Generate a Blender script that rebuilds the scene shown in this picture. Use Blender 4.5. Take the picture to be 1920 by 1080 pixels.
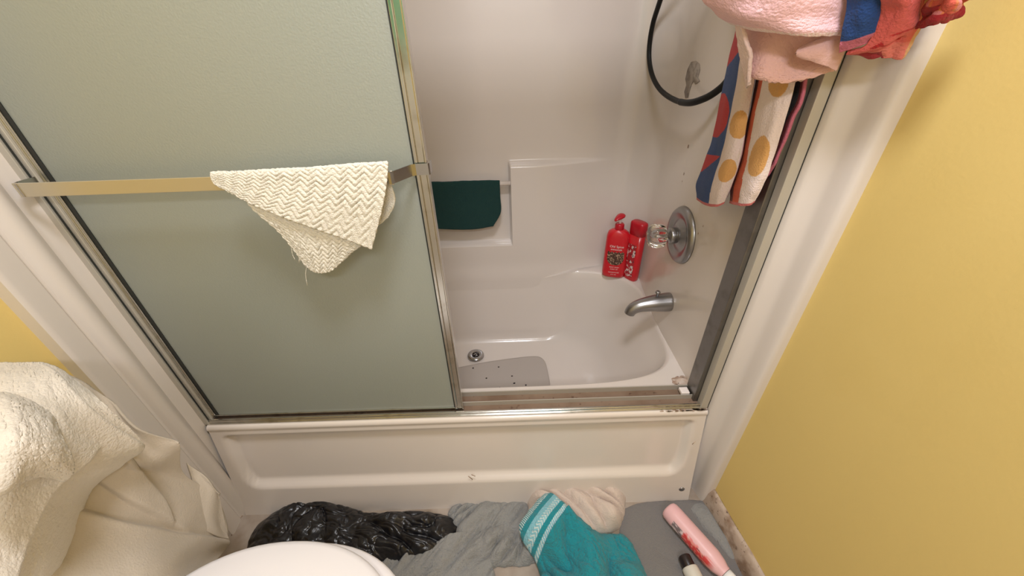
import bpy, bmesh, math, random
from mathutils import Vector, Matrix, noise
random.seed(7)
PI = math.pi
S = bpy.context.scene
C = S.collection
for o in list(bpy.data.objects):
    bpy.data.objects.remove(o)

# ------------------------------------------------------------------ camera
F = 697.0
CAM = Vector((0.93, -0.726, 1.31))
PITCH = math.radians(33.0)
ROLL = math.radians(1.9)
cd = bpy.data.cameras.new('camera')
cam = bpy.data.objects.new('camera', cd)
C.objects.link(cam)
cd.sensor_width = 36.0
cd.lens = F / 1920 * 36.0
cd.clip_start = 0.01
cam.matrix_world = Matrix.Translation(CAM) @ Matrix.Rotation(PI / 2 - PITCH, 4, 'X') @ Matrix.Rotation(-ROLL, 4, 'Z')
S.camera = cam

# ------------------------------------------------------------------ world, exposure
w = bpy.data.worlds.new('world')
S.world = w
w.use_nodes = True
w.node_tree.nodes['Background'].inputs[0].default_value = (1.0, 0.93, 0.84, 1)
w.node_tree.nodes['Background'].inputs[1].default_value = 0.15
S.view_settings.view_transform = 'Standard'
S.view_settings.look = 'None'
S.view_settings.exposure = 0.0
S.view_settings.gamma = 1.0


def area(name, loc, target, sx, sy, power, col):
    d = bpy.data.lights.new(name, 'AREA')
    d.shape = 'RECTANGLE'
    d.size = sx
    d.size_y = sy
    d.energy = power
    d.color = col
    o = bpy.data.objects.new(name, d)
    C.objects.link(o)
    o.location = loc
    o.rotation_euler = (Vector(target) - Vector(loc)).to_track_quat('-Z', 'Y').to_euler()
    return o


# the bathroom's vanity light on the wall behind, and its ceiling light
area('vanity_light', (1.00, -1.50, 2.02), (0.95, 0.3, 0.7), 0.62, 0.12, 9.5, (0.94, 0.945, 1.0))
area('ceiling_lamp_light', (0.95, -0.52, 2.37), (0.95, -0.52, 0), 0.32, 0.32, 21.0, (0.94, 0.945, 1.0))

# ------------------------------------------------------------------ helpers
fw = Vector((0, math.cos(PITCH), -math.sin(PITCH)))
_rt = Vector((1, 0, 0))
_up = _rt.cross(fw)
rt = _rt * math.cos(ROLL) - _up * math.sin(ROLL)
up = _up * math.cos(ROLL) + _rt * math.sin(ROLL)


def at(px, py, ax, val):
    """a point of the photograph, on the plane x / y / z = val"""
    d = fw + rt * ((px - 960) / F) + up * ((540 - py) / F)
    i = 'xyz'.index(ax)
    return CAM + d * ((val - CAM[i]) / d[i])


def lerp(a, b, t): return a + (b - a) * t
def clamp(x, a=0.0, b=1.0): return max(a, min(b, x))
def sst(a, b, x):
    t = clamp((x - a) / (b - a))
    return t * t * (3 - 2 * t)


class MB:
    def __init__(s):
        s.v = []; s.f = []; s.c = []; s.mi = []
        s.cur = (1, 1, 1)
    def add(s, co, col=None):
        s.v.append(tuple(co)); s.c.append(col or s.cur)
        return len(s.v) - 1
    def face(s, *idx, m=0):
        s.f.append(tuple(idx)); s.mi.append(m)
    def grid(s, rows, closed=False, flip=False, colf=None, m=0):
        n = len(rows[0]); b = len(s.v)
        for j, r in enumerate(rows):
            for i, p in enumerate(r):
                s.add(p, colf(j, i) if colf else None)
        for j in range(len(rows) - 1):
            for i in range(n if closed else n - 1):
                i2 = (i + 1) % n
                q = (b + j * n + i, b + j * n + i2, b + (j + 1) * n + i2, b + (j + 1) * n + i)
                s.face(*(q[::-1] if flip else q), m=m)
        return b
    def cap(s, b, n, flip=False, m=0):
        q = tuple(range(b, b + n))
        s.face(*(q[::-1] if flip else q), m=m)
    def box(s, lo, hi, m=0):
        x0, y0, z0 = lo; x1, y1, z1 = hi
        k = [s.add(p) for p in ((x0, y0, z0), (x1, y0, z0), (x1, y1, z0), (x0, y1, z0), (x0, y0, z1), (x1, y0, z1), (x1, y1, z1), (x0, y1, z1))]
        for q in ((0, 3, 2, 1), (4, 5, 6, 7), (0, 1, 5, 4), (1, 2, 6, 5), (2, 3, 7, 6), (3, 0, 4, 7)):
            s.face(*[k[i] for i in q], m=m)
    def lathe(s, prof, origin=(0, 0, 0), axis='z', n=32, sx=1.0, sy=1.0, m=0):
        """prof: list of (radius, height)"""
        o = Vector(origin); rows = []
        for r, h in prof:
            row = []
            for k in range(n):
                a = 2 * PI * k / n
                c_, s_ = r * math.cos(a) * sx, r * math.sin(a) * sy
                if axis == 'z': p = Vector((c_, s_, h))
                elif axis == 'x': p = Vector((h, c_, s_))
                elif axis == '-x': p = Vector((-h, -c_, s_))
                else: p = Vector((-c_, h, s_))
                row.append(o + p)
            rows.append(row)
        b = s.grid(rows, closed=True, m=m)
        if prof[0][0] > 1e-6: s.cap(b, n, flip=True, m=m)
        if prof[-1][0] > 1e-6: s.cap(b + (len(rows) - 1) * n, n, m=m)
        return b
    def tube(s, pts, r, n=12, m=0, rf=None, caps=True):
        pts = [Vector(p) for p in pts]; rows = []
        t0 = (pts[1] - pts[0]).normalized()
        nrm = t0.orthogonal().normalized()
        for i, p in enumerate(pts):
            t = (pts[min(i + 1, len(pts) - 1)] - pts[max(i - 1, 0)]).normalized()
            nrm = (nrm - t * nrm.dot(t)).normalized()
            bn = t.cross(nrm)
            rr = rf(i / (len(pts) - 1)) if rf else r
            rows.append([p + (nrm * math.cos(2 * PI * k / n) + bn * math.sin(2 * PI * k / n)) * rr for k in range(n)])
        b = s.grid(rows, closed=True, m=m)
        if caps:
            s.cap(b, n, flip=True, m=m); s.cap(b + (len(rows) - 1) * n, n, m=m)
    def build(s, name, mats, parent=None, smooth=True, bevel=0, solid=0, sub=0, auto=None, off=0.0):
        me = bpy.data.meshes.new(name)
        me.from_pydata(s.v, [], s.f)
        if not isinstance(mats, (list, tuple)): mats = [mats]
        for mt in mats: me.materials.append(mt)
        me.polygons.foreach_set('material_index', s.mi)
        at_ = me.color_attributes.new('Col', 'FLOAT_COLOR', 'POINT')
        at_.data.foreach_set('color', [x for c in s.c for x in (c[0], c[1], c[2], 1.0)])
        bm = bmesh.new(); bm.from_mesh(me)
        if auto != 'keep': bmesh.ops.recalc_face_normals(bm, faces=bm.faces)
        bm.to_mesh(me); bm.free()
        if smooth: me.polygons.foreach_set('use_smooth', [True] * len(me.polygons))
        me.update()
        if smooth and auto not in (None, 'keep'):
            me.set_sharp_from_angle(angle=math.radians(auto))
        o = bpy.data.objects.new(name, me)
        C.objects.link(o)
        if parent: o.parent = parent
        if solid:
            md = o.modifiers.new('thickness', 'SOLIDIFY'); md.thickness = solid; md.offset = off
        if bevel:
            md = o.modifiers.new('bevel', 'BEVEL'); md.width = bevel; md.segments = 3; md.limit_method = 'ANGLE'
        if sub:
            md = o.modifiers.new('subdivision', 'SUBSURF'); md.levels = sub; md.render_levels = sub
        return o


def tag(o, label=None, cat=None, group=None, kind=None):
    if label: o['label'] = label
    if cat: o['category'] = cat
    if group: o['group'] = group
    if kind: o['kind'] = kind
    return o


def thing(name, loc, label, cat, group=None):
    o = bpy.data.objects.new(name, None)
    o.empty_display_size = 0.05
    C.objects.link(o)
    o.location = loc
    tag(o, label, cat, group)
    bpy.context.view_layer.update()
    return o


def adopt(child, parent):
    """parent a mesh that was modelled in world space under a thing at its own place"""
    child.parent = parent
    m = parent.matrix_world.copy() if parent.parent is None else parent.matrix_world
    child.matrix_parent_inverse = Matrix.Translation(-Vector(world_loc(parent)))
    return child


def world_loc(o):
    v = Vector(o.location)
    if o.parent is not None and o.type == 'EMPTY': v += world_loc(o.parent)
    if o.type != 'EMPTY': return Vector((0, 0, 0))
    return v


def part(mb, name, mats, root, **k):
    o = mb.build(name, mats, None, **k)
    if root.type == 'EMPTY':
        adopt(o, root)
    else:
        o.parent = root
    return o


def catmull(p0, p1, p2, p3, t):
    return 0.5 * ((2 * p1) + (-p0 + p2) * t + (2 * p0 - 5 * p1 + 4 * p2 - p3) * t * t + (-p0 + 3 * p1 - 3 * p2 + p3) * t ** 3)


def curve(pts, n):
    pts = [Vector(p) for p in pts]
    out = []
    L = len(pts) - 1
    for k in range(n):
        s = k / (n - 1) * L
        i = min(int(s), L - 1); t = s - i
        a = pts[i - 1] if i > 0 else pts[0] * 2 - pts[1]
        d = pts[i + 2] if i + 2 <= L else pts[L] * 2 - pts[L - 1]
        out.append(catmull(a, pts[i], pts[i + 1], d, t))
    return out


def patch(ctrl, nu, nv):
    """ctrl: rows of Vector control points -> nv rows of nu points"""
    rows = [curve(r, nu) for r in ctrl]
    cols = [curve([rows[j][i] for j in range(len(rows))], nv) for i in range(nu)]
    return [[cols[i][j] for i in range(nu)] for j in range(nv)]


def displaced(P, fn):
    nv, nu = len(P), len(P[0]); out = []
    for j in range(nv):
        r = []
        for i in range(nu):
            du = P[j][min(i + 1, nu - 1)] - P[j][max(i - 1, 0)]
            dv = P[min(j + 1, nv - 1)][i] - P[max(j - 1, 0)][i]
            n = du.cross(dv)
            n = n.normalized() if n.length > 1e-12 else Vector((0, 0, 1))
            r.append(P[j][i] + n * fn(i / (nu - 1), j / (nv - 1), P[j][i]))
        out.append(r)
    return out


def N(x, y, z=0.0): return noise.noise(Vector((x, y, z)))


def ridges(u, v, ang, freq, warp=0.5, seed=0.0, sharp=0.6):
    """soft folds running along one direction, warped by low noise; 0..1"""
    c, s = math.cos(ang), math.sin(ang)
    a = (u * c + v * s) * freq + warp * 2.2 * N(u * 1.7 + seed, v * 1.7, seed) + warp * 0.6 * N(u * 5 + seed, v * 5, seed + 4)
    x = 0.5 + 0.5 * math.sin(2 * PI * a)
    return x ** sharp * clamp(0.65 + 0.8 * N(u * 3 + 9 + seed, v * 3, seed), 0.15, 1.2)


# ------------------------------------------------------------------ materials
def mat(name, col=(0.8, 0.8, 0.8), rough=0.5, metal=0.0, coat=0.0, sheen=0.0, bump=None, vcol=False, mottle=None, spec=0.5,
        trans=0.0, ior=1.5, sub=0.0, sheen_tint=None, ramp=None):
    m = bpy.data.materials.new(name)
    m.use_nodes = True
    nt = m.node_tree; nd = nt.nodes; b = nd['Principled BSDF']
    b.inputs['Base Color'].default_value = (*col, 1)
    b.inputs['Roughness'].default_value = rough
    b.inputs['Metallic'].default_value = metal
    b.inputs['IOR'].default_value = ior
    b.inputs['Specular IOR Level'].default_value = spec
    b.inputs['Coat Weight'].default_value = coat
    b.inputs['Coat Roughness'].default_value = 0.12
    b.inputs['Sheen Weight'].default_value = sheen
    b.inputs['Sheen Roughness'].default_value = 0.6
    if sheen_tint: b.inputs['Sheen Tint'].default_value = (*sheen_tint, 1)
    b.inputs['Transmission Weight'].default_value = trans
    tc = nd.new('ShaderNodeTexCoord')
    last = None
    if vcol:
        a = nd.new('ShaderNodeAttribute'); a.attribute_name = 'Col'
        last = a.outputs['Color']
    if mottle:
        # mottle: list of (scale, low, high, colour)
        for sc, lo, hi, c2 in mottle:
            n = nd.new('ShaderNodeTexNoise'); n.inputs['Scale'].default_value = sc; n.inputs['Detail'].default_value = 6
            r = nd.new('ShaderNodeMapRange'); r.inputs[1].default_value = lo; r.inputs[2].default_value = hi
            mx = nd.new('ShaderNodeMix'); mx.data_type = 'RGBA'
            nt.links.new(tc.outputs['Object'], n.inputs['Vector'])
            nt.links.new(n.outputs['Fac'], r.inputs[0])
            nt.links.new(r.outputs[0], mx.inputs[0])
            if last is not None: nt.links.new(last, mx.inputs[6])
            else: mx.inputs[6].default_value = (*col, 1)
            mx.inputs[7].default_value = (*c2, 1)
            last = mx.outputs[2]
    if last is not None: nt.links.new(last, b.inputs['Base Color'])
    if bump:
        prev = None
        for kind, sc, strength, dist in bump:
            if kind == 'noise':
                t = nd.new('ShaderNodeTexNoise'); t.inputs['Scale'].default_value = sc; t.inputs['Detail'].default_value = 4; out = t.outputs['Fac']
            else:
                t = nd.new('ShaderNodeTexVoronoi'); t.inputs['Scale'].default_value = sc; out = t.outputs['Distance']
            nt.links.new(tc.outputs['Object'], t.inputs['Vector'])
            bp = nd.new('ShaderNodeBump'); bp.inputs['Strength'].default_value = strength; bp.inputs['Distance'].default_value = dist
            nt.links.new(out, bp.inputs['Height'])
            if prev: nt.links.new(prev.outputs[0], bp.inputs['Normal'])
            prev = bp
        nt.links.new(prev.outputs[0], b.inputs['Normal'])
    return m


TERRY = [('noise', 420, 0.7, 0.004), ('noise', 120, 0.4, 0.004)]
M = {}
M['tub'] = mat('cream fibreglass', (0.74, 0.67, 0.61), 0.24, coat=0.55, vcol=True, bump=[('noise', 9, 0.06, 0.01)])
M['flange'] = mat('white fibreglass flange', (0.72, 0.66, 0.61), 0.35, coat=0.2, vcol=True)
M['yellow'] = mat('yellow wall paint', (0.74, 0.56, 0.20), 0.62, mottle=[(3.5, 0.45, 0.75, (0.71, 0.53, 0.18))], bump=[('noise', 160, 0.12, 0.002)])
M['ceil'] = mat('white ceiling paint', (0.8, 0.78, 0.74), 0.8)
M['floor'] = mat('beige vinyl tile', (0.42, 0.35, 0.29), 0.5, mottle=[(14, 0.4, 0.7, (0.30, 0.23, 0.17))])
M['base'] = mat('stained baseboard', (0.50, 0.40, 0.32), 0.6, mottle=[(22, 0.5, 0.68, (0.27, 0.18, 0.12)), (90, 0.62, 0.7, (0.1, 0.06, 0.04))])
M['alu'] = mat('polished aluminium', (0.62, 0.61, 0.58), 0.22, metal=1.0, mottle=[(30, 0.55, 0.8, (0.45, 0.42, 0.36))])
M['alu_dark'] = mat('dull aluminium', (0.24, 0.23, 0.22), 0.38, metal=0.9, mottle=[(25, 0.5, 0.8, (0.17, 0.155, 0.14))])
M['alu_gold'] = mat('satin champagne aluminium', (0.62, 0.58, 0.48), 0.38, metal=0.85)
M['alu_pale'] = mat('pale aluminium', (0.55, 0.52, 0.46), 0.5, metal=0.45)
M['track'] = mat('dirty aluminium track', (0.24, 0.165, 0.115), 0.75, mottle=[(9, 0.4, 0.7, (0.15, 0.09, 0.055)), (50, 0.62, 0.70, (0.10, 0.05, 0.03))])
M['rubber'] = mat('black glazing gasket', (0.02, 0.022, 0.02), 0.6)
M['chrome'] = mat('worn chrome', (0.50, 0.50, 0.51), 0.2, metal=1.0)
M['satin'] = mat('dull satin metal', (0.36, 0.355, 0.36), 0.32, metal=0.95)
M['hose'] = mat('black hose', (0.008, 0.008, 0.008), 0.5, spec=.3)
M['red'] = mat('red plastic', (0.62, 0.012, 0.022), 0.28, coat=0.2)
M['red_dark'] = mat('dark red cap', (0.48, 0.008, 0.02), 0.3)
M['label_dark'] = mat('dark brown label print', (0.07, 0.03, 0.02), 0.4, mottle=[(160, 0.52, 0.6, (0.45, 0.30, 0.2))])
M['label_white'] = mat('pale label print', (0.85, 0.78, 0.74), 0.5)
M['pale_pl'] = mat('white plastic neck', (0.85, 0.75, 0.73), 0.4)
M['green'] = mat('dark green terry', (0.004, 0.040, 0.036), 0.95, sheen=0.05, bump=TERRY)
M['white_cloth'] = mat('cream waffle terry', (0.80, 0.76, 0.66), 0.95, sheen=0.15, bump=TERRY)
M['cream'] = mat('cream terry', (0.74, 0.68, 0.59), 0.95, sheen=0.15, bump=[('noise', 300, 0.5, 0.004), ('noise', 90, 0.25, 0.005)])
M['beige'] = mat('beige cotton', (0.56, 0.49, 0.40), 0.9, sheen=0.1, bump=[('noise', 300, 0.35, 0.003)])
M['blush'] = mat('off white terry', (0.70, 0.58, 0.50), 0.95, sheen=0.15, bump=TERRY)
M['pink'] = mat('pink terry', (0.80, 0.46, 0.44), 0.95, sheen=0.2, vcol=True, bump=[('noise', 380, 0.5, 0.003), ('noise', 120, 0.25, 0.004)])
M['beach'] = mat('printed beach terry', (0.8, 0.3, 0.3), 0.92, sheen=0.1, vcol=True, bump=[('noise', 320, 0.6, 0.004)])
M['teal'] = mat('teal terry', (0.005, 0.27, 0.33), 0.95, sheen=0.15, vcol=True, bump=[('noise', 230, 0.9, 0.006), ('noise', 70, 0.6, 0.008)])
M['grey'] = mat('grey cloth', (0.29, 0.29, 0.28), 0.95, sheen=0.15, bump=[('noise', 260, 0.8, 0.005), ('noise', 60, 0.6, 0.008)])
M['grey_dark'] = mat('dark grey cloth', (0.20, 0.19, 0.185), 0.95, sheen=0.1, bump=[('noise', 260, 0.7, 0.004)])
M['bag'] = mat('black plastic bag', (0.006, 0.006, 0.008), 0.30, coat=0.15, bump=[('noise', 26, 0.5, 0.012)])
M['porcelain'] = mat('white porcelain', (0.82, 0.80, 0.80), 0.12, coat=0.5)
M['lid'] = mat('white toilet seat plastic', (0.84, 0.81, 0.82), 0.25)
M['mat'] = mat('grey rubber mat', (0.47, 0.42, 0.38), 0.55, vcol=True)
M['pinkcan'] = mat('pink plastic bottle', (0.82, 0.50, 0.52), 0.35, vcol=True)
M['blackcap'] = mat('dark brown cap', (0.018, 0.010, 0.010), 0.35)
M['whitebottle'] = mat('off white bottle', (0.66, 0.63, 0.56), 0.4)
M['putty'] = mat('grey peeled patch', (0.42, 0.37, 0.33), 0.7, mottle=[(60, 0.5, 0.6, (0.3, 0.26, 0.23))])
M['dirt'] = mat('rust and soap dirt', (0.30, 0.19, 0.12), 0.8, mottle=[(70, 0.45, 0.6, (0.52, 0.41, 0.32)), (120, 0.6, 0.68, (0.06, 0.04, 0.03))])
M['added_green'] = mat('green terry added for reflection', (0.02, 0.42, 0.12), 0.9, sheen=0.1, bump=TERRY)

g = bpy.data.materials.new('clear acrylic'); g.use_nodes = True
b = g.node_tree.nodes['Principled BSDF']
b.inputs['Base Color'].default_value = (1, 0.99, 0.97, 1); b.inputs['Transmission Weight'].default_value = 1.0
b.inputs['Roughness'].default_value = 0.03; b.inputs['IOR'].default_value = 1.49
M['acrylic'] = g

# frosted glass: scatters what passes and what strikes it
g = bpy.data.materials.new('frosted glass'); g.use_nodes = True
nt = g.node_tree; nd = nt.nodes; nd.clear()
out = nd.new('ShaderNodeOutputMaterial')
di = nd.new('ShaderNodeBsdfDiffuse'); di.inputs[0].default_value = (0.49, 0.52, 0.475, 1)
tr = nd.new('ShaderNodeBsdfTranslucent'); tr.inputs[0].default_value = (0.62, 0.68, 0.58, 1)
gl = nd.new('ShaderNodeBsdfGlossy'); gl.inputs[0].default_value = (0.9, 0.9, 0.88, 1); gl.inputs['Roughness'].default_value = 0.42
m1 = nd.new('ShaderNodeMixShader'); m1.inputs[0].default_value = 0.45
m2 = nd.new('ShaderNodeMixShader'); m2.inputs[0].default_value = 0.10
nz = nd.new('ShaderNodeTexNoise'); nz.inputs['Scale'].default_value = 260
tc = nd.new('ShaderNodeTexCoord'); bp = nd.new('ShaderNodeBump'); bp.inputs['Strength'].default_value = 0.25; bp.inputs['Distance'].default_value = 0.002
L = nt.links.new
L(tc.outputs['Object'], nz.inputs['Vector']); L(nz.outputs['Fac'], bp.inputs['Height'])
L(bp.outputs[0], gl.inputs['Normal']); L(bp.outputs[0], di.inputs['Normal'])
L(di.outputs[0], m1.inputs[1]); L(tr.outputs[0], m1.inputs[2]); L(m1.outputs[0], m2.inputs[1]); L(gl.outputs[0], m2.inputs[2]); L(m2.outputs[0], out.inputs[0])
M['frost'] = g

# ------------------------------------------------------------------ setting
W = 1.505          # inside length of the alcove
YB = 0.83          # back wall of the surround
H = 0.38           # rim height
RY = -1.62         # wall behind the photographer
CEIL = 2.40


def struct(name, mb, m, **k):
    o = mb.build(name, m, **k)
    o['kind'] = 'structure'
    return o


mb = MB(); mb.box((-0.4, RY - 0.1, -0.05), (2.1, 1.0, 0.0)); fl = struct('floor', mb, M['floor'], smooth=False)
mb = MB(); mb.box((-0.4, RY - 0.1, CEIL), (2.1, 1.0, CEIL + 0.05)); struct('ceiling', mb, M['ceil'], smooth=False)
# right wall: runs slightly outwards from the tub flange
xr0, xr1, xr2 = 1.556, 1.597, 1.62
def prism(mb, poly, z0, z1):
    n = len(poly)
    a = [mb.add((x, y, z0)) for x, y in poly]; b_ = [mb.add((x, y, z1)) for x, y in poly]
    for i in range(n):
        j = (i + 1) % n
        mb.face(a[i], a[j], b_[j], b_[i])
    mb.face(*a[::-1]); mb.face(*b_)
mb = MB(); prism(mb, [(1.570, 0.90), (1.570, -0.06), (1.597, -0.314), (1.62, -0.6), (1.62, RY), (1.75, RY), (1.75, 0.90)], 0.0, CEIL)
struct('wall_right', mb, M['yellow'], smooth=False)
mb = MB(); mb.box((-0.16, RY, 0), (-0.035, 0.95, CEIL)); struct('wall_left', mb, M['yellow'], smooth=False)
mb = MB(); mb.box((-0.035, 0.86, 0), (1.570, 0.95, CEIL)); struct('wall_back', mb, M['yellow'], smooth=False)
mb = MB(); mb.box((-0.16, RY - 0.1, 0), (1.75, RY, CEIL)); struct('wall_front', mb, M['yellow'], smooth=False)
mb = MB(); mb.box((-.03, RY, 0), (1.50, RY + .04, 2.08)); struct('added_white_panel', mb, M['ceil'], smooth=False, bevel=.004)  # unseen white panel, added so the metal door parts reflect a neutral tone
# baseboard on the right wall, grimy and swollen
mb = MB()
pl = [(1.570, -0.070), (1.597, -0.314), (1.62, -0.6), (1.62, RY)]
prof = [(0.0, 0.078), (0.004, 0.080), (0.011, 0.070), (0.016, 0.052), (0.018, 0.02), (0.022, 0.0)]
rows = []
npt = 60
for k in range(npt):
    t = k / (npt - 1)
    y = lerp(-0.070, RY + 0.01, t ** 2.0)
    x = 1.570 + (-0.070 - y) * 0.11 if y > -0.314 else lerp(1.597, 1.62, clamp((-0.314 - y) / 0.286))
    rows.append([(x - d - 0.0015 * N(y * 30, h * 40), y, h + 0.002 * N(y * 14, 3)) for d, h in prof])
b = mb.grid(rows)
mb.face(*[b + i for i in range(len(prof))], mb.add((1.575, -0.070, 0.0)))
struct('baseboard_right', mb, M['base'])
mb = MB(); mb.box((-0.035, RY + 0.01, 0), (-0.020, -0.15, 0.09)); struct('baseboard_left', mb, M['base'], smooth=False, bevel=0.004)

# ------------------------------------------------------------------ shower surround (one moulded piece)
WH = (0.74, 0.67, 0.61)
sur = thing('shower_surround', (W / 2, YB, H), 'glossy cream moulded shower surround with recessed shelf on its back wall', 'shower surround')
RC = 0.15
Rz = 2.02
def path_points():
    pts = []   # (x, y, nx, ny) inner face, going left wall -> back -> right wall
    for y in [0.035 + (YB - RC - 0.035) * k / 14 for k in range(15)]: pts.append((0.0, y, 1, 0))
    for k in range(1, 12):
        a = PI - PI / 2 * k / 12
        pts.append((RC + RC * math.cos(a), YB - RC + RC * math.sin(a), -math.cos(a), -math.sin(a)))
    xs = set([RC + (W - 2 * RC) * k / 60 for k in range(61)])
    for c in (0.50, 0.935):
        for d in range(-8, 9): xs.add(c + d * 0.0025)
    for x in sorted(xs): pts.append((x, YB, 0, -1))
    for k in range(1, 12):
        a = PI / 2 - PI / 2 * k / 12
        pts.append((W - RC + RC * math.cos(a), YB - RC + RC * math.sin(a), -math.cos(a), -math.sin(a)))
    for y in [YB - RC - (YB - RC - 0.035) * k / 14 for k in range(15)]: pts.append((W, y, -1, 0))
    return pts
PP = path_points()
zs = set([H - 0.02 + (Rz - H + 0.02) * k / 60 for k in range(61)] + [H, .34, .32, .30, .29])
for c in (0.565, 0.925):
    for d in range(-8, 9): zs.add(c + d * 0.003)
zs = sorted(zs)
def proud(x, y, z):
    if y < YB - 0.09: return 0.0
    below = 1 - sst(0.560, 0.570, z)
    lowtop = 1 - sst(0.915 - 0.01, 0.915 + 0.006, z)
    right = sst(0.930, 0.940, x) * (1 - sst(1.02, 1.36, x))
    left = (1 - sst(0.495, 0.505, x)) * sst(0.12, 0.42, x)
    side = max(right, left) * lowtop
    mid = below * sst(0.12, 0.42, x) * (1 - sst(1.02, 1.36, x))
    return 0.050 * max(side, mid)
rows = []
for z in zs:
    r = []
    for (x, y, nx, ny) in PP:
        d = proud(x, y, z) + 0.012 * (1 - sst(H, H + 0.09, z)) + (0.10 * max(0, H - z) if x > .1 and ny < -.3 else 0)
        r.append((x + nx * d, y + ny * d, z))
    rows.append(r)
mb = MB(); mb.cur = WH
mb.grid(rows, flip=True)
part(mb, 'wall_panel', M['tub'], sur, solid=0.004, off=1, auto=50)
# grab bar across the recess
mb = MB(); mb.cur = WH
mb.tube([(0.497, 0.792, 0.838), (0.938, 0.792, 0.838)], 0.0095, n=14)
gb = part(mb, 'grab_bar', M['tub'], sur)
# flanges: the moulded strips between the door jambs and the painted walls
def flange(prof, name):
    mb = MB(); mb.cur = (0.72, 0.66, 0.61)
    pts = []
    P = [Vector((x, y, 0)) for x, y in prof]
    zz = [0.0, 0.02] + [0.1 * k for k in range(1, 23)]
    rows = []
    for z in zz:
        rows.append([(p.x, p.y, z) for p in P])
    mb.grid(rows)
    return part(mb, name, M['flange'], sur, auto=35)
flange([(-0.010, 0.035), (-0.007, 0.0), (-0.010, -0.018), (-0.011, -0.026), (-0.006, -0.032), (0.001, -0.040), (0.004, -0.050), (0.003, -0.060), (-0.004, -0.069), (-0.011, -0.074), (-0.0125, -0.079),
        (-0.008, -0.084), (-0.006, -0.102), (-0.004, -0.120), (-0.004, -0.126), (-0.007, -0.131), (-0.036, -0.131)], 'flange')
flange([(W + 0.003, 0.035), (W + 0.002, 0.004), (W + 0.003, -0.006), (W + 0.006, -0.011), (W + 0.011, -0.014), (W + 0.018, -0.020), (W + 0.027, -0.028), (W + 0.031, -0.034), (W + 0.033, -0.040),
        (W + 0.035, -0.052), (W + 0.039, -0.066), (W + 0.042, -0.073), (W + 0.047, -0.077), (W + 0.055, -0.078), (W + 0.07, -0.078)], 'flange')
# peeled grey patch and specks on the right end wall
def blob(mb, c, ry, rz, seed, n=40, x=None, ragged=0.35):
    ids = [mb.add((c[0], c[1], c[2]))]
    for k in range(n):
        a = 2 * PI * k / n
        q = 1 + ragged * 1.6 * N(math.cos(a) * 1.3 + seed, math.sin(a) * 1.3, seed) + ragged * 0.7 * N(math.cos(a) * 5 + seed, math.sin(a) * 5, seed)
        ids.append(mb.add((c[0] - 0.0, c[1] + ry * q * math.cos(a), c[2] + rz * q * math.sin(a))))
    for k in range(n):
        mb.face(ids[0], ids[1 + k], ids[1 + (k + 1) % n])
pw = lambda x, y: at(x, y, 'x', W - 0.0012)
mb = MB()
out = [(1296, 116), (1304, 114), (1311, 120), (1312, 132), (1308, 146), (1312, 152), (1304, 158), (1300, 152), (1296, 160), (1292, 172), (1290, 183), (1285, 184), (1283, 172), (1287, 160), (1285, 148), (1289, 130)]
c0 = mb.add(pw(1298, 138)); ring = [mb.add(pw(*p)) for p in out]
for k in range(len(ring)): mb.face(c0, ring[k], ring[(k + 1) % len(ring)])
part(mb, 'peeled_patch', M['putty'], sur, solid=0.001)['label'] = 'grey peeled patch where the finish has flaked off'
for (x, y, r) in ((1290, 275, .0035), (1282, 326, .003), (1279, 340, .002), (1318, 424, .002), (1309, 438, .0025), (1252, 616, .004), (1246, 607, .003), (1283, 383, .0015), (1288, 482, .0015), (1239, 645, .003)):
    mb = MB(); blob(mb, pw(x, y), r * .7, r * 1.6, x * 0.1, 12)
    part(mb, 'dirt_spot', M['dirt'], sur)

# ------------------------------------------------------------------ bathtub
tub = thing('bathtub', (W / 2, 0.4, 0), 'cream fibreglass bathtub with a sloping apron, seen behind the sliding glass door', 'bathtub')
def superel(a, hx, hy, cx, cy, e):
    c, s = math.cos(a), math.sin(a)
    return (cx + hx * math.copysign(abs(c) ** (2 / e), c), cy + hy * math.copysign(abs(s) ** (2 / e), s))
NA = 160
def loop(hx, hy, cx, cy, e, z):
    return [Vector((*superel(2 * PI * k / NA + 0.001, hx, hy, cx, cy, e), z)) for k in range(NA)]
cx, cy = W / 2, 0.4475
def lift(x, y): return 0.045 * sst(0.98, 1.34, x) * sst(0.40, 0.70, y)
YBACK = 0.7688
def ring(inset, z, e=3.3, dx=0.0, fol=1.0, lip=0.0):
    """one loop of the basin: inset from the rim opening, the back flush with the surround"""
    out = []
    for k in range(NA):
        a = 2 * PI * k / NA + 0.001
        x, y = superel(a, W / 2 - 0.010 - inset[0], (0.350 - inset[1]), cx - dx, 0.461, e if math.sin(a) > 0 else e + 1.9)
        back = 0.768 - 0.10 * (H - z) + 0.012 * sst(1.02, 1.36, x) + 0.003 - 0.010 * (1 - sst(.285, .365, z)) - 0.022 * (1 - sst(.1, .3, z)) - max(0, inset[1] - .068)
        y = min(y, back)
        out.append(Vector((x, y, z + fol * lift(x, y))))
    return out
outer = []
for k in range(NA):
    a = 2 * PI * k / NA + 0.001
    x, y = superel(a, W / 2 + 0.002, 0.4115, cx, 0.4205, 60)
    outer.append(Vector((x, y, H + lift(x, y))))
op = ring((0, 0), H, lip=.0)
loops = [outer, [a_.lerp(b_, .5) + Vector((0, 0, 0)) for a_, b_ in zip(outer, op)], op]
for p in loops[1]: p.z = H + lift(p.x, p.y)
loops += [ring((.002, .002), H - .0005), ring((.007, .007), H - .004, lip=.005), ring((.012, .012), H - .012, lip=.010), ring((.016, .016), H - .030, lip=.012, fol=.9)]
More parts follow.
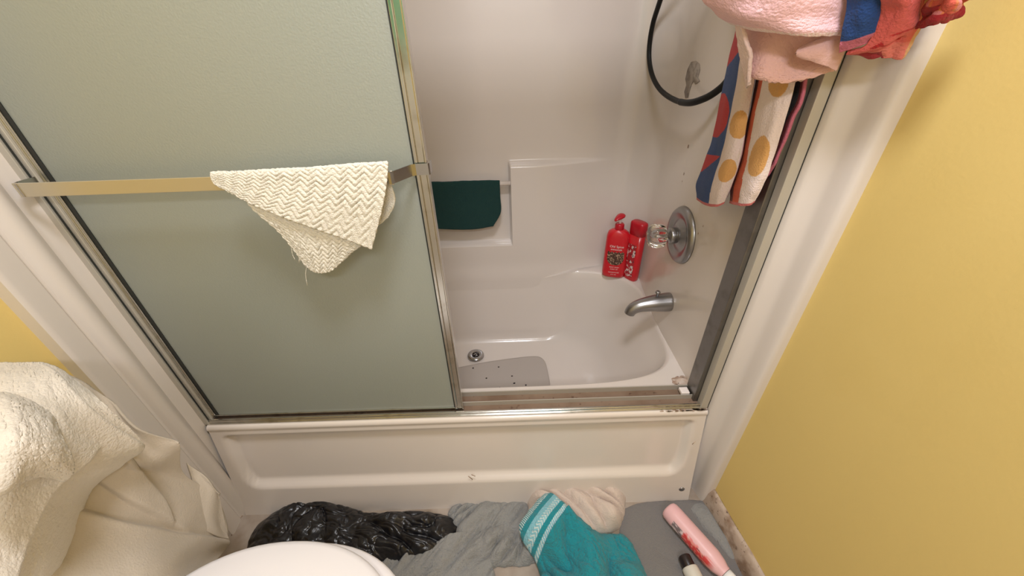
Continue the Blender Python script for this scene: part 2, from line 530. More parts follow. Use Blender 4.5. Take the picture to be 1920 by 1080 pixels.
for t, z in ((.12, .32), (.28, .26), (.46, .20), (.62, .15), (.78, .115), (.9, .09)):
    loops.append(ring((.018 + .15 * t ** 1.15, .018 + .05 * t), z, 3.2, .03 * t, fol=.8 * (1 - t), lip=.012))
for k_, z in ((.19, .074), (.215, .064), (.25, .058)):
    loops.append(ring((k_, k_ * .5 - .02), z, 3.1, .03, fol=0, lip=.012))
for s_, z in ((.7, .055), (.35, .052), (.02, .050)):
    loops.append([Vector((cx - .03 + (p.x - cx + .03) * s_, .45 + (p.y - .45) * s_, z)) for p in ring((.25, .105), z, 3.1, .03, fol=0, lip=.012)])
mb = MB(); mb.cur = WH
b = mb.grid(loops, closed=True)
mb.cap(b + (len(loops) - 1) * NA, NA)
part(mb, 'basin', M['tub'], tub, auto=60)
# apron
nx_, rows = 150, []
xsA = [W * k / 150 for k in range(151)]
zsA = [0, .01, .03, .05, .07, .085, .095, .102, .108, .114, .12, .126, .132, .138, .145, .155, .17, .2, .23, .26, .29, .31, .322, .330, .336, .342, .348, .354, .360]
for z in zsA:
    r = []
    for x in xsA:
        base = lerp(-0.070, -0.004, (z / .36) ** 0.9)
        m_ = sst(0.034, 0.052, z * 0 + min(x - .07 * clamp((.20 - z) / .12) ** 2, W - x - .07 * clamp((.20 - z) / .12) ** 2)) * sst(.112, .138, z) * (1 - sst(.326, .342, z))
        r.append((x, base + 0.020 * m_, z))
    rows.append(r)
for dy, z in ((-.0065, .366), (-.0065, .371), (-.004, .376), (.0, .3795), (.006, .3805), (.012, .3805)):
    rows.append([(x, dy, z) for x in xsA])
mb = MB(); mb.cur = WH; mb.grid(rows)
part(mb, 'apron', M['tub'], tub, auto=60)
mb = MB(); c_ = at(1278, 917, 'y', -0.058)
mb.lathe([(.0, .0), (.009, .0), (.010, .002), (.008, .004), (0.0, .004)], (c_.x, c_.y, c_.z), 'y', 20)
mb2 = MB()
for r_ in mb.v: pass
mb.v = [(x, c_.y - (y - c_.y) + 0.001, z) for x, y, z in mb.v]
part(mb, 'apron_plug', M['satin'], tub)['label'] = 'small dark round plug low on the apron'
# scuffs on apron
for (x0, y0, x1, y1) in ((878, 893, 886, 899), (884, 890, 891, 893), (1298, 833, 1304, 828)):
    p0, p1 = at(x0, y0, 'y', -.046), at(x1, y1, 'y', -.046)
    mb = MB(); mb.tube([p0, p1], .0012, 6)
    part(mb, 'scuff_mark', M['dirt'], tub)
# drain
dc = at(892, 666, 'z', 0.066)
mb = MB()
mb.lathe([(.0, .004), (.016, .004), (.018, .005), (.030, .007), (.038, .004), (.040, .0)], dc, 'z', 32)
dr = part(mb, 'drain', M['chrome'], tub)
mb = MB()
mb.lathe([(.0, .0075), (.0165, .0075), (.0165, .004)], dc, 'z', 24)
part(mb, 'drain_hole', M['blackcap'], dr)
mb = MB()
for k in range(2):
    a = PI * k / 2 + .6
    d_ = Vector((math.cos(a), math.sin(a), 0)) * .016
    mb.tube([dc + d_ + Vector((0, 0, .009)), dc - d_ + Vector((0, 0, .009))], .0016, 6)
part(mb, 'strainer_cross', M['chrome'], dr)
# dirt ring on the rim corner and along the front of the track
mb = MB()
c_ = at(1281, 716, 'z', H + .0012)
ringo = []
for k in range(48):
    a = 2 * PI * k / 48
    q = 1 + .25 * N(math.cos(a) * 2, math.sin(a) * 2, 3)
    ringo.append((a, q))
rows = [[(c_.x + .036 * q * s_ * math.cos(a), c_.y + .026 * q * s_ * math.sin(a), c_.z) for a, q in ringo] for s_ in (1.0, .75, .5, .02)]
mb.grid(rows, closed=True, colf=lambda j, i: ((.36, .24, .17), (.40, .28, .21), (.62, .50, .41), (.60, .46, .37))[j])
part(mb, 'soap_dirt', mat('soap dirt', (.4, .3, .2), .8, vcol=True, mottle=[(60, .5, .62, (.66, .56, .48)), (130, .6, .66, (.08, .05, .035))]), tub, smooth=False)['label'] = 'brown dirt ring on the front corner of the rim'
for k in range(46):
    xx = lerp(1.36, W - .006, random.random() ** .5); yy = random.uniform(-.003, .002)
    mb = MB(); ids = [mb.add((xx + .006 * math.cos(a) * random.uniform(.3, 1.6), yy + .0018 * math.sin(a) * random.uniform(.5, 1.5), H + .0018)) for a in [2 * PI * q / 8 for q in range(8)]]
    mb.face(*ids); part(mb, 'dirt_speck', M['dirt'], tub, smooth=False)

# ------------------------------------------------------------------ door frame (fixed) and sliding panels
df = thing('door_frame', (W / 2, 0.03, H), 'fixed metal frame of the tub door with dirty bottom track', 'door frame')
T0 = H + 0.001
mb = MB()
def rail(mb, y0, y1, z0, z1, x0=0.0, x1=W): mb.box((x0, y0, z0), (x1, y1, z1))
rail(mb, 0.009, 0.080, T0, T0 + 0.004)            # sill plate
part(mb, 'bottom_track', M['track'], df, smooth=False)
for ya, yb, zt_, m_ in ((.009, .012, .016, 'alu'), (.040, .0425, .020, 'alu_pale'), (.077, .080, .022, 'alu_pale')):
    mb = MB(); rail(mb, ya, yb, T0 + .0041, T0 + zt_); part(mb, 'track_rib', M[m_], df, smooth=False)
mb = MB(); rail(mb, 0.0065, 0.0088, T0, T0 + .012); rail(mb, .003, .0088, T0, T0 + .004)
part(mb, 'track_lip', M['alu'], df, smooth=False)
mb = MB(); TZ = 1.80
mb.box((0, .004, TZ), (W, .082, TZ + .05)); part(mb, 'top_track', M['alu'], df, smooth=False, bevel=.003)
# jambs
mb = MB()
mb.box((W - .034, .028, T0 + .004), (W - .001, .082, TZ))
jb = part(mb, 'jamb', M['alu_dark'], df, smooth=False, bevel=.002)
mb = MB(); mb.box((W - .022, .004, T0), (W - .0005, .027, TZ))
part(mb, 'jamb_face', M['alu_pale'], jb, smooth=False, bevel=.0015)
mb = MB(); mb.box((W - .0005, .005, T0), (W + .002, .010, TZ))
part(mb, 'jamb_seal', M['rubber'], jb, smooth=False)
mb = MB()
mb.box((-.004, .012, T0), (.016, .080, TZ)); 
jb = part(mb, 'jamb', M['alu_pale'], df, smooth=False, bevel=.0015)
mb = MB(); mb.box((-.009, .004, T0), (.0055, .0115, TZ)); part(mb, 'jamb_face', M['alu_pale'], jb, smooth=False, bevel=.001)
mb = MB(); mb.box((.0065, .0085, T0 + .012), (.0078, .0115, TZ)); part(mb, 'jamb_seal', M['rubber'], jb, smooth=False)
# white plastic guide in track
mb = MB(); mb.box((1.440, .046, T0 + .012), (1.466, .070, T0 + .023)); part(mb, 'track_guide', M['label_white'], df, smooth=False, bevel=.002)

def panel(x0, x1, y, label, bar):
    t = thing('sliding_door_panel', ((x0 + x1) / 2, y, T0), label, 'shower door')
    zb, zt = T0 + .006, TZ - .002
    mb = MB(); mb.box((x0 + .012, y - .0025, zb + .012), (x1 - .012, y + .0025, zt - .012)); part(mb, 'glass_pane', M['frost'], t, smooth=False)
    for k, (a, b_) in enumerate(((x0, x0 + .016), (x1 - .024, x1))):
        mb = MB()
        # a rounded extrusion with a fine groove
        if k: prof = [(a, y + .008), (a, y - .010), (a + .003, y - .010), (a + .006, y - .010), (a + .007, y - .007), (a + .008, y - .009), (b_ - .004, y - .009), (b_ - .003, y - .011), (b_, y - .011), (b_, y + .008)]
        else: prof = [(a, y + .008), (a, y - .008), (a + .003, y - .010), (b_ - .006, y - .010), (b_ - .005, y - .007), (b_, y - .007), (b_, y + .008)]
        prism(mb, prof, zb, zt)
        part(mb, 'stile', M['alu'], t, smooth=False, bevel=.0008)
        mb = MB()
        xg = (a - .004, a - .0003) if k else (b_ + .0003, b_ + .008)
        mb.box((xg[0], y - .0045, zb + .016), (xg[1], y - .0026, zt - .016)); part(mb, 'gasket', M['rubber'], t, smooth=False)
    for z0, z1 in ((zb, zb + .016), (zt - .016, zt)):
        mb = MB(); mb.box((x0 + .017, y - .007, z0), (x1 - .025, y + .007, z1)); part(mb, 'rail', M['alu'], t, smooth=False, bevel=.001)
    if bar:
        bz = 1.1125
        mb = MB()
        mb.box((x0 + .012, -.036, bz - .013), (x1 - .055, -.0325, bz + .013))
        tb = part(mb, 'towel_bar', M['alu_gold'], t, smooth=False, bevel=.001)
        mb = MB()
        # right bracket: clip on the stile, arm, upturned end
        rows = []
        path = [(x1 + .004, y + .012), (x1 + .004, y - .010), (x1 + .002, y - .013), (x1 - .022, y - .014), (x1 - .030, y - .018), (x1 - .054, -.034), (x1 - .058, -.040), (x1 - .062, -.042)]
        for z_ in (bz - .010, bz + .012):
            rows.append([(px_, py_, z_ + (.0 if i < 4 else .0)) for i, (px_, py_) in enumerate(path)])
        mb.grid(rows)
        part(mb, 'bar_bracket', M['chrome'], t, smooth=False, solid=.002, off=0)
        mb = MB()
        path = [(x0 + .004, y - .010), (x0 + .004, -.020), (x0 + .012, -.034), (x0 + .022, -.0365)]
        rows = [[(px_, py_, z_) for px_, py_ in path] for z_ in (bz - .012, bz + .012)]
        mb.grid(rows); part(mb, 'bar_bracket', M['alu'], t, smooth=False, solid=.002, off=0)
    return t
panel(0.009, 0.772, 0.0265, 'frosted glass sliding door panel in front, carrying the towel bar', True)
panel(0.018, 0.740, 0.060, 'frosted glass sliding door panel parked behind the one with the towel bar', False)

# ------------------------------------------------------------------ fittings on the right end wall
def G(ax, rows):
    """control rows in pixels + a plane value each; Vectors pass through"""
    return [[p if isinstance(p, Vector) else at(p[0], p[1], ax, p[2]) for p in r] for r in rows]

ec = at(1278, 441, 'x', W)
vt = thing('shower_valve', ec, 'round metal valve plate with clear faceted knob above the tub spout', 'shower valve')
mb = MB(); mb.lathe([(.0, .020), (.030, .020), (.036, .018), (.052, .008), (.060, .009), (.070, .016), (.082, .017), (.091, .012), (.096, .004), (.097, .0)][::-1], ec, '-x', 48)
part(mb, 'escutcheon', M['satin'], vt)
mb = MB(); mb.lathe([(.027, .010), (.027, .040), (.024, .044), (.012, .046), (.010, .056)], ec, '-x', 28)
part(mb, 'valve_sleeve', M['satin'], vt)
mb = MB(); o_ = ec; rows = []
for r, h in ((.012, .052), (.022, .056), (.030, .064), (.0335, .078), (.034, .092), (.030, .104), (.023, .110), (.012, .112), (.001, .1125)):
    r *= 1.17
    rows.append([o_ + Vector((-h, -r * (1 + .07 * math.cos(8 * a)) * math.cos(a), r * (1 + .07 * math.cos(8 * a)) * math.sin(a))) for a in [2 * PI * k / 64 for k in range(64)]])
b = mb.grid(rows, closed=True); mb.cap(b, 64)
kn = part(mb, 'knob', M['acrylic'], vt)
mb = MB(); mb.lathe([(.010, .050), (.010, .086), (.007, .090), (.0, .090)], ec, '-x', 16)
part(mb, 'knob_core', M['chrome'], kn)

sp = at(1256, 566, 'x', W)
st = thing('tub_spout', sp, 'grey metal tub spout with a diverter pull on top', 'tub spout')
mb = MB(); rows = []
path = [(0, 0, .0265, 1.0), (.006, 0, .0272, 1.0), (.02, -.001, .0268, 1), (.05, -.003, .0245, 1), (.08, -.007, .0215, 1), (.105, -.012, .0190, 1), (.122, -.019, .0175, 1), (.133, -.028, .0165, 1), (.139, -.038, .0155, 1), (.141, -.046, .0150, 1)]
ctr = curve([Vector((p[0], 0, p[1])) for p in path], 40)
for k, c_ in enumerate(ctr):
    d_ = (ctr[min(k + 1, 39)] - ctr[max(k - 1, 0)]).normalized()
    i_ = k / 39 * 9; q = int(min(i_, 8)); r = lerp(path[q][2], path[q + 1][2], i_ - q) * 1.28
    up_ = Vector((-d_.z, 0, d_.x))
    rows.append([sp + Vector((-(c_ + up_ * r * math.sin(a)).x, r * math.cos(a), (c_ + up_ * r * math.sin(a)).z)) for a in [2 * PI * j / 28 for j in range(28)]])
b = mb.grid(rows, closed=True); mb.cap(b + 39 * 28, 28)
part(mb, 'spout', M['satin'], st)
mb = MB(); q = sp + Vector((-.052, 0, .027)); mb.lathe([(.004, 0), (.004, .012), (.0085, .014), (.0095, .018), (.007, .022), (.0, .023)], q, 'z', 18)
part(mb, 'diverter_knob', M['satin'], st)
mb = MB(); q = at(1243, 592, 'x', W - .001)
blob(mb, q, .022, .006, 4.2, 24); part(mb, 'caulk_stain', mat('yellowed caulk', (.62, .50, .32), .6), st)

# hose and the shower arm it hangs from
arm = Vector((W, .44, 1.88))
sa = thing('shower_outlet', arm, 'metal shower pipe high on the right end wall, holding the black hose', 'shower outlet')
mb = MB(); mb.tube(curve([arm, arm + Vector((-.05, 0, .01)), arm + Vector((-.10, 0, -.02)), arm + Vector((-.13, 0, -.06))], 16), .009, 12); part(mb, 'arm', M['chrome'], sa)
mb = MB(); mb.lathe([(.03, 0), (.028, .006), (.01, .01)], arm, '-x', 24); part(mb, 'arm_flange', M['chrome'], sa)
hp = [arm + Vector((-.13, 0, -.07)), Vector((1.40, .52, 1.62))]
hp += [at(x, y, 'x', v) for x, y, v in ((1240, -6, 1.42), (1223, 50, 1.425), (1217, 100, 1.43), (1222, 138, 1.435), (1237, 167, 1.44), (1262, 186, 1.445), (1290, 193, 1.445), (1320, 185, 1.46), (1345, 170, 1.478), (1365, 150, 1.485), (1385, 115, 1.487))]
hp += [Vector((1.488, .24, 1.36)), Vector((1.488, .27, 1.55)), Vector((1.485, .33, 1.72))]
mb = MB(); cv = curve(hp, 400)
mb.tube(cv, .0075, 10, rf=lambda t: .0085 + .0007 * (1 if int(t * 800) % 2 else -1))
hs = mb.build('shower_hose', M['hose']); tag(hs, 'black ribbed shower hose looping down the right end wall', 'hose')

# ------------------------------------------------------------------ toiletries on the corner ledge
LZ = H + .0455
def squircle(hx, hy, e, n=36): return [superel(2 * PI * k / n, hx, hy, 0, 0, e) for k in range(n)]
def loft(mb, secs, o, ang, n=36):
    ca, sa_ = math.cos(ang), math.sin(ang); rows = []
    for hx, hy, e, z in secs:
        rows.append([o + Vector((x * ca - y * sa_, x * sa_ + y * ca, z)) for x, y in squircle(hx, hy, e, n)])
    b = mb.grid(rows, closed=True); mb.cap(b, n); mb.cap(b + (len(secs) - 1) * n, n)
p0 = Vector((1.392, .722, LZ)); ang = -.28
pb = thing('pump_bottle', p0, 'red pump bottle with dark label standing on the tub corner ledge', 'bottle')
mb = MB(); loft(mb, [(.044, .026, 3, 0), (.049, .030, 3, .004), (.050, .031, 3, .02), (.049, .030, 3, .10), (.048, .029, 3, .17), (.047, .028, 3, .195), (.042, .026, 2.6, .212), (.028, .021, 2.2, .222), (.018, .018, 2, .226)], p0, ang)
part(mb, 'body', M['red'], pb)
mb = MB(); loft(mb, [(.019, .019, 2, .224), (.0195, .0195, 2, .228), (.019, .019, 2, .246), (.016, .016, 2, .250)], p0, ang, 24)
part(mb, 'collar', M['red_dark'], pb)
mb = MB(); mb.tube([p0 + Vector((0, 0, .248)), p0 + Vector((0, 0, .268))], .0055, 12); part(mb, 'neck', M['pale_pl'], pb)
mb = MB(); 
d_ = Vector((math.sin(.9), -math.cos(.9), 0)) * -1
hd = p0 + Vector((0, 0, .272))
rows = []
for t, r, dz in ((-.016, .004, .004), (-.014, .013, .004), (-.006, .0165, .004), (.006, .0165, .003), (.018, .013, .0), (.028, .009, -.003), (.034, .006, -.007), (.035, .002, -.008)):
    c_ = hd + Vector((-.8, -.6, 0)) * t + Vector((0, 0, .006 + dz))
    sd = Vector((.6, -.8, 0))
    rows.append([c_ + sd * r * math.cos(a) + Vector((0, 0, 1)) * r * .62 * math.sin(a) for a in [2 * PI * k / 20 for k in range(20)]])
b = mb.grid(rows, closed=True); mb.cap(b, 20); mb.cap(b + 7 * 20, 20)
part(mb, 'pump_head', M['red_dark'], pb)

def onbody(u, v, out=.0006, hx=.049, hy=.030, e=3):
    """point on the front (-y) of the bottle: u -1..1 across, v height"""
    x = u * hx; y = -hy * (1 - abs(u) ** e) ** (1 / e) - out
    return p0 + Vector((x * math.cos(ang) - y * math.sin(ang), x * math.sin(ang) + y * math.cos(ang), v))
mb = MB(); rows = []
for j in range(15):
    t = j / 14; v = lerp(.065, .128, t); half = .72 * math.sqrt(max(.02, 1 - max(0, (.5 - t) * 2) ** 2 * .9)) if t < .5 else .72
    rows.append([onbody(lerp(-half, half, i / 16), v + .004 * math.sin(i * 1.9) * (t > .9)) for i in range(17)])
mb.grid(rows); part(mb, 'label', M['label_dark'], pb, auto='keep')['label'] = 'dark brown picture band on the front'
def put_text(txt, size, u0, v0, root, m, name='lettering'):
    cu = bpy.data.curves.new('t', 'FONT'); cu.body = txt; cu.size = size; cu.align_x = 'CENTER'; cu.resolution_u = 3
    to = bpy.data.objects.new('t', cu); C.objects.link(to); bpy.context.view_layer.update()
    me = bpy.data.meshes.new_from_object(to.evaluated_get(bpy.context.evaluated_depsgraph_get()))
    bpy.data.objects.remove(to)
    for v in me.vertices:
        q = onbody(clamp(u0 + v.co.x / .049, -.95, .95), v0 + v.co.y, .0012); v.co = q
    me.materials.clear(); me.materials.append(m); me.name = name
    o = bpy.data.objects.new(name, me); C.objects.link(o); adopt(o, root); return o
put_text('Old Spice', .0150, 0, .150, pb, M['label_white'])
put_text('SWAGGER', .0100, 0, .137, pb, M['label_white'])
put_text('BODY WASH', .0070, 0, .052, pb, M['label_white'])
put_text('SCENT OF', .0070, 0, .042, pb, M['label_white'])
put_text('CEDARWOOD', .0070, 0, .026, pb, M['label_white'])
put_text('30 FL OZ', .0060, 0, .016, pb, M['label_white'])

p1 = Vector((1.4625, .690, LZ - .004)); a2 = -1.0
rb = thing('shampoo_bottle', p1, 'slim red bottle with a flat cap, right of the pump bottle', 'bottle')
mb = MB(); loft(mb, [(.030, .018, 3, 0), (.033, .0205, 3, .005), (.034, .0215, 3, .03), (.034, .0215, 3, .10), (.034, .0215, 3, .215)], p1, a2); part(mb, 'body', M['red'], rb)
mb = MB(); loft(mb, [(.0335, .021, 3, .2155), (.035, .0225, 3, .217), (.036, .023, 3, .262), (.034, .022, 3, .269), (.030, .018, 3, .272)], p1, a2); part(mb, 'cap', M['red_dark'], rb)
mb = MB(); rows = []
mb.cur = (.8, .75, .75)
for j in range(24):
    v = lerp(.02, .175, j / 23); row = []
    for i in range(8):
        x = lerp(-.85, .60, i / 7) ; X = x * .034; Y = -.0215 * (1 - abs(x) ** 3) ** (1 / 3) - .0006
        row.append(p1 + Vector((X * math.cos(a2) - Y * math.sin(a2), X * math.sin(a2) + Y * math.cos(a2), v)))
    rows.append(row)
mb.grid(rows)
part(mb, 'side_print', mat('red and white print', (.45, .02, .03), .35, mottle=[(55, .52, .55, (.75, .62, .60)), (90, .60, .63, (.06, .04, .05))]), rb, auto='keep')['label'] = 'red, white and black print down the side'

# dark green washcloth over the grab bar
rows = G('y', [[(768, 350, .80), (820, 348, .80), (880, 346, .80), (937, 345, .80)],
               [(768, 345, .781), (820, 343, .781), (880, 341, .781), (937, 340, .781)],
               [(770, 372, .776), (822, 372, .777), (882, 370, .776), (938, 368, .778)],
               [(775, 402, .773), (824, 402, .774), (884, 402, .772), (939, 398, .776)],
               [(778, 424, .771), (826, 429, .770), (884, 430, .770), (925, 424, .774)]])
P = displaced(patch(rows, 60, 60), lambda u, v, p: .0022 * N(u * 5, v * 3) + .0010 * N(u * 18, v * 18))
mb = MB(); mb.grid(P); gc = mb.build('washcloth', M['green'], solid=.005, off=0)
tag(gc, 'dark green washcloth hanging over the bar in the shower wall recess', 'washcloth')

# grey perforated mat on the tub floor
mpts = [(850, 690), (905, 679), (960, 671), (1002, 667), (1018, 672), (1026, 690), (1033, 735), (1030, 800), (960, 815), (850, 820)]
mz = .075
P2 = [at(x, y, 'z', mz) for x, y in mpts]
P2 = [Vector((p.x, clamp(p.y, .17, .62), mz)) for p in P2]
ring_ = curve(P2 + [P2[0]], 90)[:-1]
cen = sum(ring_, Vector()) / len(ring_)
mb = MB()
rows = [[cen.lerp(p, s_) + Vector((0, 0, z_)) for p in ring_] for s_, z_ in ((.02, .0), (.5, .0), (.93, .0), (.985, -.0005), (1.0, -.004), (1.0, -.014))]
mb.grid(rows, closed=True, colf=lambda j, i: (.47, .42, .38) if j < 5 else (.08, .07, .06))
mt = mb.build('bath_mat', M['mat']); tag(mt, 'pale grey rubber bath mat with small dark holes on the tub floor', 'bath mat')
for (x, y) in ((887, 690), (935, 688), (912, 709), (960, 705), (887, 730), (937, 727), (986, 722)):
    mb = MB(); q = at(x, y, 'z', mz + .0006); mb.lathe([(.0, .0006), (.0034, .0006), (.004, 0)], q, 'z', 12); mb_ = mb.build('drain_hole', M['blackcap'], mt)

# ------------------------------------------------------------------ washcloth on the towel bar
def zig(u, v, amp=.0011):
    amp *= 1 + .8 * N(u * 12, v * 12, 4)
    a = u * 10; k = abs((a % 1) - .5) * 2
    return amp * math.sin(2 * PI * (v * 17 + k * 1.25 + .25 * N(u * 9, v * 9, 1))) + .0008 * N(u * 60, v * 60)
mb = MB()
def fringe(u, v): return 0
R1 = G('y', [[(432, 336, -.020), (520, 330, -.020), (620, 322, -.020), (722, 313, -.020)],
             [(400, 324, -.040), (500, 321, -.041), (615, 314, -.041), (727, 305, -.041)],
             [(396, 331, -.045), (500, 343, -.047), (612, 348, -.048), (725, 345, -.046)],
             [(400, 341, -.046), (490, 367, -.050), (605, 385, -.052), (716, 395, -.049)],
             [(405, 346, -.046), (478, 385, -.051), (590, 428, -.055), (697, 467, -.051)]])
P = displaced(patch(R1, 230, 150), lambda u, v, p: zig(u * 1.15, v * .8) * sst(0, .06, v) + .003 * N(u * 3, v * 2, 5))
mb.grid(P)
R2 = G('y', [[(455, 350, -.041), (540, 350, -.042), (620, 350, -.042), (700, 345, -.041)],
             [(468, 384, -.042), (540, 395, -.044), (620, 400, -.045), (700, 400, -.042)],
             [(520, 432, -.042), (570, 440, -.045), (630, 445, -.046), (690, 440, -.042)],
             [(556, 476, -.042), (585, 482, -.045), (630, 478, -.045), (678, 458, -.042)],
             [(573, 497, -.042), (592, 510, -.043), (625, 505, -.043), (662, 465, -.041)]])
P = displaced(patch(R2, 130, 130), lambda u, v, p: zig(u * .8, v * .9) + .003 * N(u * 3, v * 2, 15))
mb.grid(P)
R3 = G('y', [[(640, 325, -.030), (690, 322, -.030), (726, 318, -.030)],
             [(650, 360, -.024), (700, 360, -.022), (734, 345, -.020)],
             [(655, 400, -.020), (705, 400, -.020), (741, 378, -.022)],
             [(660, 425, -.020), (700, 426, -.020), (728, 408, -.020)]])
mb.grid(displaced(patch(R3, 50, 50), lambda u, v, p: .003 * N(u * 4, v * 4, 3)))
wc = mb.build('washcloth', M['white_cloth'], solid=.004, off=0)
tag(wc, 'cream washcloth with zigzag weave folded over the metal towel bar', 'washcloth')
for (pts) in (((575, 500), (573, 515), (576, 535)), ((545, 455), (548, 475), (553, 487)), ((552, 468), (560, 480), (561, 492)), ((560, 478), (566, 488), (570, 497)), ((548, 462), (556, 473), (564, 490))):
    mb = MB(); mb.tube(curve([at(x, y, 'y', -.043) for x, y in pts], 10), .0006, 5); mb.build('loose_thread', M['white_cloth'], wc)

# ------------------------------------------------------------------ towels hanging at the right of the opening
V = Vector
pk = (.88, .56, .62); hem = (.92, .74, .74); peach = (.78, .49, .47)
mb = MB()
Q = G('y', [[V((1.34, -.01, 1.86)), V((1.36, -.02, 1.87)), V((1.39, -.02, 1.87)), V((1.43, -.01, 1.86))],
            [(1300, -230, -.03), (1380, -230, -.06), (1480, -230, -.07), (1580, -230, -.05)],
            [(1312, -60, -.03), (1400, -60, -.075), (1490, -60, -.09), (1594, -60, -.07)],
            [(1318, -5, -.015), (1405, 5, -.070), (1495, 10, -.090), (1592, 2, -.070)],
            [(1342, 20, -.010), (1408, 38, -.064), (1500, 46, -.086), (1588, 42, -.064)],
            [(1372, 42, -.005), (1432, 56, -.060), (1508, 65, -.082), (1580, 66, -.060)]])
def pinkcol(j, i): return hem if j > 129 and (i % 4 < 3) else pk
mb.grid(displaced(patch(Q, 150, 140), lambda u, v, p: .004 * N(u * 3, v * 5, 2) + .0006 * N(u * 30, v * 40, 1)), colf=pinkcol)
Q = G('y', [[(1380, -20, .01), (1440, -15, -.03), (1510, -10, -.04), (1590, -10, -.03)],
            [(1384, 45, .02), (1440, 50, -.02), (1510, 55, -.035), (1592, 50, -.03)],
            [(1388, 90, .02), (1436, 100, -.025), (1500, 102, -.02), (1588, 80, -.03)],
            [(1396, 122, .01), (1432, 138, -.03), (1495, 140, -.030), (1575, 112, -.035)],
            [(1404, 134, .005), (1436, 151, -.032), (1490, 153, -.034), (1567, 130, -.036)]])
mb.grid(displaced(patch(Q, 120, 100), lambda u, v, p: .005 * N(u * 4, v * 3, 8) + .001 * N(u * 30, v * 30)), colf=lambda j, i: (.78, .48, .44) if j > 88 else peach)
Q = G('y', [[(1500, 92, -.045), (1545, 72, -.052), (1592, 55, -.055)],
            [(1492, 99, -.052), (1540, 95, -.060), (1584, 85, -.058)],
            [(1500, 104, -.050), (1535, 118, -.056), (1566, 132, -.048)]])
mb.grid(displaced(patch(Q, 50, 40), lambda u, v, p: .002 * N(u * 4, v * 3, 8)), colf=lambda j, i: peach)
# pale torn edge hanging down the left side
Q = G('y', [[(1382, 48, -.015), (1392, 46, -.03)], [(1386, 80, -.015), (1400, 78, -.035)], [(1390, 110, -.01), (1408, 100, -.035)], [(1398, 140, -.01), (1406, 128, -.03)], [(1402, 165, -.01), (1405, 160, -.02)]])
mb.grid(displaced(patch(Q, 14, 40), lambda u, v, p: .001 * N(u * 6, v * 20, 8)), colf=lambda j, i: (.85, .66, .65))
pt = mb.build('bath_towel', M['pink'], solid=.006, off=0)
tag(pt, 'pink towel with a ribbed hem hanging from the top of the door frame', 'towel')

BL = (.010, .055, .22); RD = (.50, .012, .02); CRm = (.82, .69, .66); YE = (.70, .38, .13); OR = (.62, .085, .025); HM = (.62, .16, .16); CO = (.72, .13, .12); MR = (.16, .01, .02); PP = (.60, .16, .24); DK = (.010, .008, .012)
def ell(u, v, cu, cv, ru, rv): return ((u - cu) / ru) ** 2 + ((v - cv) / rv) ** 2 < 1
mb = MB()
# first hanging fold: blue with red rounds, then cream with yellow patches
Q = G('x', [[V((1.40, .10, 1.86)), V((1.38, .07, 1.87)), V((1.38, .05, 1.87)), V((1.40, .02, 1.86))],
            [(1402, -120, 1.45), (1412, -120, 1.42), (1425, -120, 1.42), (1440, -120, 1.43)],
            [(1386, 30, 1.45), (1398, 34, 1.425), (1412, 40, 1.415), (1430, 50, 1.43)],
            [(1369, 110, 1.45), (1384, 112, 1.425), (1400, 116, 1.415), (1420, 122, 1.43)],
            [(1352, 190, 1.45), (1368, 192, 1.425), (1386, 194, 1.415), (1406, 198, 1.43)],
            [(1337, 262, 1.45), (1354, 264, 1.425), (1372, 266, 1.415), (1394, 270, 1.43)],
            [(1322, 305, 1.45), (1342, 308, 1.425), (1360, 310, 1.415), (1384, 314, 1.43)],
            [(1308, 345, 1.45), (1328, 350, 1.42), (1348, 352, 1.415), (1371, 350, 1.43)],
            [(1308, 374, 1.45), (1324, 384, 1.43), (1340, 387, 1.425), (1358, 381, 1.435)]])
NU1, NV1 = 70, 360
def col1(j, i):
    u, v = i / (NU1 - 1), j / (NV1 - 1)
    if v > .983: return HM
    if u > .50 - .02 * v * 2:
        if ell(u, v, .80, .565, .25, .045) or ell(u, v, .78, .775, .22, .065) or ell(u, v, .7, .36, .16, .03): return YE
        return CRm
    if v < .40 and v < .40 - .14 * u: return RD
    if ell(u, v, .10, .545, .32, .070) or (u < .42 - (v - .705) * 4 and .70 < v < .80): return RD
    return BL
mb.grid(displaced(patch(Q, NU1, NV1), lambda u, v, p: .002 * N(u * 6, v * 12, 2)), colf=col1)
# second fold: orange stripe, cream with yellow rounds
Q = G('x', [[V((1.42, .06, 1.86)), V((1.40, .05, 1.87)), V((1.40, .03, 1.87)), V((1.42, .0, 1.86))],
            [(1450, -120, 1.45), (1462, -120, 1.43), (1480, -120, 1.43), (1500, -120, 1.445)],
            [(1432, 60, 1.45), (1450, 62, 1.43), (1476, 64, 1.43), (1504, 66, 1.445)],
            [(1422, 140, 1.45), (1440, 142, 1.43), (1464, 146, 1.43), (1492, 150, 1.445)],
            [(1405, 225, 1.45), (1420, 227, 1.43), (1446, 230, 1.43), (1470, 232, 1.445)],
            [(1388, 300, 1.45), (1404, 303, 1.43), (1426, 306, 1.43), (1446, 308, 1.445)],
            [(1374, 345, 1.45), (1392, 350, 1.43), (1412, 352, 1.43), (1430, 350, 1.445)],
            [(1370, 381, 1.45), (1386, 385, 1.435), (1400, 385, 1.435), (1414, 380, 1.445)]])
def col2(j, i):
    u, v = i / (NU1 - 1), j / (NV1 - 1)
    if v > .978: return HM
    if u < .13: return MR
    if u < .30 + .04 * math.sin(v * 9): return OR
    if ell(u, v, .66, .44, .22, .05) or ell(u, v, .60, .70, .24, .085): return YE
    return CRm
mb.grid(displaced(patch(Q, NU1, NV1), lambda u, v, p: .002 * N(u * 6, v * 12, 6)), colf=col2)
